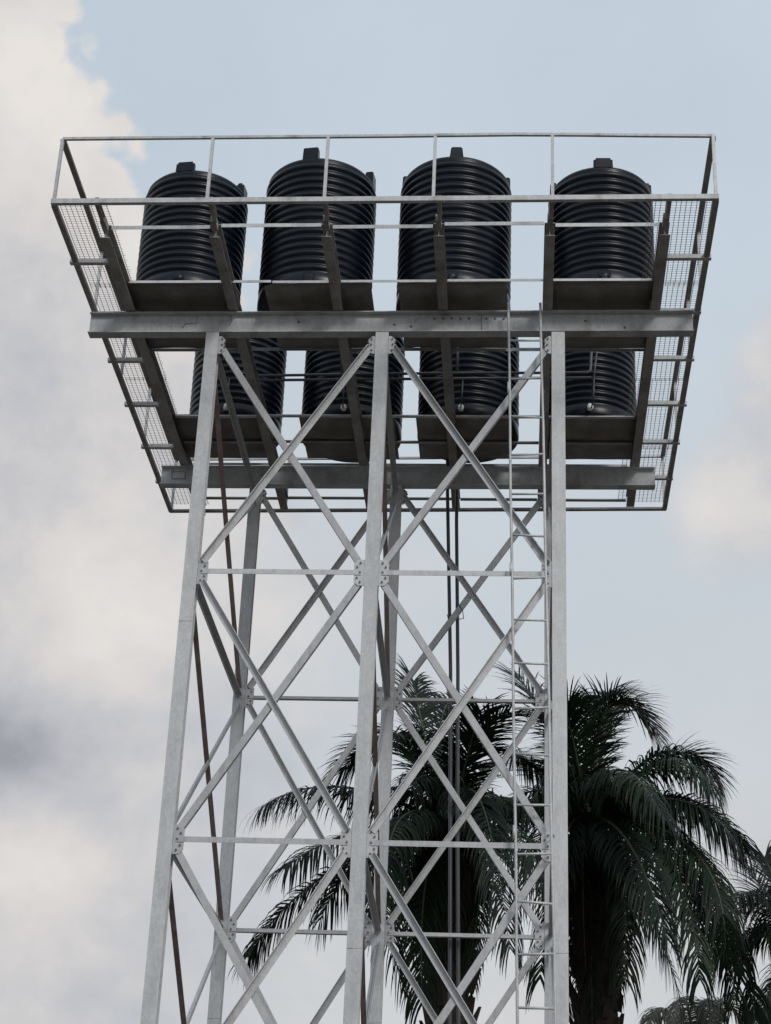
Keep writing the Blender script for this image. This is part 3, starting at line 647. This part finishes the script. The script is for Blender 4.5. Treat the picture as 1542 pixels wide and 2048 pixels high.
def palm(base_xy, crown, fronds, lab, seed, extra=16, dead=14, sc=1.0, m_=None, trunk_r=.34, skirt=2.6):
    rd = random.Random(seed); cx, cy, cz = crown; bx, by = base_xy
    t = empty('oil_palm', (bx, by, 0), lab, 'palm tree', 'oil palms behind the tower')
    # trunk with old leaf bases
    bm = bmesh.new(); n = 40; ring = []
    for i in range(n + 1):
        u = i / n; z = -.05 + (cz + .1) * u; r = trunk_r * (1.25 - .3 * u + (.25 * (1 - u) ** 6)) * (1 + .08 * rd.uniform(-1, 1))
        x = bx + (cx - bx) * u ** 1.3; y = by + (cy - by) * u ** 1.3
        ring.append([bm.verts.new((x + r * math.cos(6.283 * j / 14) * (1 + .1 * rd.uniform(-1, 1)), y + r * math.sin(6.283 * j / 14) * (1 + .1 * rd.uniform(-1, 1)), z)) for j in range(14)])
    for a, b in zip(ring, ring[1:]):
        for j in range(14): bm.faces.new((a[j], a[(j + 1) % 14], b[(j + 1) % 14], b[j]))
    bm.faces.new(ring[-1]); fixn(bm); finish('trunk', bm, M_TRUNK, t)
    bm = bmesh.new()
    for i in range(150):
        u = .35 + .65 * i / 150; a = i * 2.39996; z = cz * u; x = bx + (cx - bx) * u ** 1.3; y = by + (cy - by) * u ** 1.3
        r = trunk_r * (1.2 - .3 * u); d = Vector((math.cos(a), math.sin(a), 0)); p = Vector((x, y, z)) + d * r * .85
        L = rd.uniform(.18, .38); e1 = p + d * L * .55 + Vector((0, 0, L)); sdv = Vector((-d.y, d.x, 0)) * .07
        v = [bm.verts.new(c) for c in (p - sdv, p + sdv, p + sdv * .9 + d * .12 - Vector((0, 0, .05)), p - sdv * .9 + d * .12 - Vector((0, 0, .05)), e1 - sdv * .35, e1 + sdv * .35, e1 + sdv * .3 + d * .05, e1 - sdv * .3 + d * .05)]
        for f in ((3, 2, 1, 0), (4, 5, 6, 7), (0, 1, 5, 4), (1, 2, 6, 5), (2, 3, 7, 6), (3, 0, 4, 7)): bm.faces.new([v[q] for q in f])
    fixn(bm); o = finish('leaf_bases', bm, M_TRUNK, t); o['kind'] = 'stuff'
    c = Vector(crown)
    for i, f in enumerate(fronds):
        M_, T_ = Vector(f[:3]), Vector(f[3:]); d = Vector((M_.x, M_.y, 0)); d = d.normalized() * .15 if d.length > .01 else d
        frond(t, c + d, c + M_, c + T_, seed * 100 + i, m_, nl=int(60 * max(1.2, (T_.length + M_.length) / 3.2)), leaf=.86 * sc, droop=.35 if T_.z > .9 else 1.3, width=.022, stiff=T_.z > .9)
    for i in range(extra):
        a = i * 2.39996 + seed; el = rd.uniform(.25, 1.2); L = rd.uniform(1.3, 2.0) * sc
        h = Vector((math.cos(a), math.sin(a), 0)); Mv = h * (L * .55 * math.cos(el)) + Vector((0, 0, L * .55 * math.sin(el)))
        Tv = h * L * (.62 + .25 * math.cos(el)) + Vector((0, 0, L * (.55 * math.sin(el) - .22)))
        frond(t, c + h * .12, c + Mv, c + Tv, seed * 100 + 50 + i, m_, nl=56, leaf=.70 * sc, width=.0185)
    for i in range(dead):
        a = i * 2.39996 + 1; h = Vector((math.cos(a), math.sin(a), 0)); L = rd.uniform(.75, 1.15) * skirt; o_ = rd.uniform(.25, .75)
        Mv = h * o_ + Vector((0, 0, -.35 * L)); Tv = h * (o_ * rd.uniform(.5, .9)) + Vector((0, 0, -L))
        frond(t, c + h * .2 + Vector((0, 0, -.2)), c + Mv, c + Tv, seed * 100 + 80 + i, M_DEAD if i % 3 else m_, nl=56, leaf=.50 * sc, droop=1.6, name='hanging_frond')
    return t
PALMS = {
    (0.61,10.50,10.62): [(-1.79, -0.6, 0.45, -3.1, -1.2, -0.09), (-1.07, 1.0, 1.77, -2.1, 1.5, 1.39), (-1.48, -0.8, -0.35, -2.61, -1.5, -1.21), (-2.05, -0.6, -1.08, -3.21, -0.8, -2.5), (-0.5, 0.5, 1.7, -0.77, 1.0, 3.01), (-0.28, 1.5, 2.15, -0.1, 2.5, 3.21), (0.47, -0.8, 1.27, 1.23, -1.5, 1.52), (0.55, -2.0, -0.16, 1.06, -3.2, -2.84), (-1.48, 1.4, -0.08, -2.35, 1.8, -1.26), (-0.95, -0.9, -0.88, -0.69, -1.2, -2.91), (0.84, 1.0, 1.52, 1.66, 1.9, 1.45), (-0.71, -0.4, 1.2, -1.07, -1.5, 1.13), (0.28, -1.2, 0.69, 0.53, -2.2, 1.3), (-0.37, -0.6, -1.29, -0.34, -0.8, -3.21), (0.87, -1.4, -0.31, 1.6, -2.2, -1.51), (-0.74, -1.8, -0.46, -0.88, -2.6, -1.98)],
    (3.05,11.50,11.05): [(1.27, -1.0, 0.8, 2.01, -1.5, 0.07), (1.51, 0.3, 1.33, 2.32, 0.4, 0.91), (1.62, 0.3, 0.44, 2.7, 0.4, -0.38), (1.4, -1.2, 0.02, 2.33, -1.6, -0.77), (1.92, 0.1, -0.56, 2.55, 0.1, -2.72), (1.65, -1.4, -0.9, 2.07, -1.8, -2.65), (0.51, 0.6, 2.29, 1.3, 0.9, 1.87), (0.33, -0.3, 2.01, 1.25, -0.8, 1.32), (1.28, -0.4, 1.14, 2.17, -0.6, 0.45), (1.54, -0.6, 0.26, 2.61, -0.8, -0.63), (1.77, -0.6, -0.59, 2.3, -0.8, -3.32), (1.19, -1.4, -0.91, 1.63, -2.0, -3.18), (0.57, -2.0, -1.01, 1.07, -2.8, -2.74), (-0.61, 0.3, 1.68, -1.34, 0.6, 2.94), (0.06, 1.0, 2.23, 0.68, 1.8, 3.08), (-0.87, 0.8, 1.17, -1.71, 1.2, 1.68), (-1.07, -1.0, 0.04, -1.89, -1.8, -1.34), (0.47, -0.9, -0.79, 0.49, -1.2, -3.04), (-0.55, -1.0, -0.83, -0.9, -1.4, -3.12), (1.55, 1.0, -0.6, 2.27, 1.6, -1.88), (-0.28, -0.8, 1.02, -0.47, -1.6, 1.47), (0.43, -2.0, 0.28, 1.06, -3.2, -0.93), (-0.6, 1.0, 0.47, -1.23, 1.5, -1.08), (0.96, 0.4, -1.31, 1.6, 0.5, -3.25), (-0.43, -0.2, 1.98, 0.27, -0.5, 1.6), (2.08, 0.2, -1.16, 2.74, 0.2, -3.36)],
    (7.02,13.50,9.30): [(-0.77, -0.4, 0.8, -1.28, -0.8, 0.77), (-0.43, 0.3, 1.17, -0.6, 0.5, 1.83), (-0.0, 0.4, 1.2, 0.45, 0.8, 1.7), (-0.79, -0.6, -0.86, -1.05, -0.8, -2.1), (-0.29, 1.2, 0.92, -0.73, 1.8, 1.94), (0.37, -0.4, 0.37, 0.98, -0.6, -0.38), (-0.41, 0.8, -0.38, -1.06, 1.2, -1.5), (0.03, -1.2, -0.27, -0.07, -1.8, -1.66)],
    (5.40,18.00,7.78): [(-0.61, 0.0, 1.26, -1.05, -0.4, 0.68), (-0.27, -0.8, 1.31, -0.65, -1.6, 0.57), (0.55, 0.4, 1.47, 1.07, 0.7, 1.04), (0.09, -1.2, 1.24, 0.26, -2.0, 0.24), (-0.36, 0.8, 0.72, -0.86, 1.2, 0.07), (0.6, -0.6, 0.5, 1.0, -1.0, -0.32)],
}
ks = list(PALMS.keys())
palm((0.75, 10.6), ks[0], PALMS[ks[0]], 'oil palm seen through the tower between the middle leg and the ladder', 3, extra=14, dead=22)
palm((3.3, 11.6), ks[1], PALMS[ks[1]], 'largest oil palm, rising behind and to the right of the right leg', 4, extra=15, dead=26, skirt=3.4)
palm((7.0, 13.6), ks[2], PALMS[ks[2]], 'dark oil palm cut off by the right edge, standing lower than its neighbours', 5, extra=12, dead=10)
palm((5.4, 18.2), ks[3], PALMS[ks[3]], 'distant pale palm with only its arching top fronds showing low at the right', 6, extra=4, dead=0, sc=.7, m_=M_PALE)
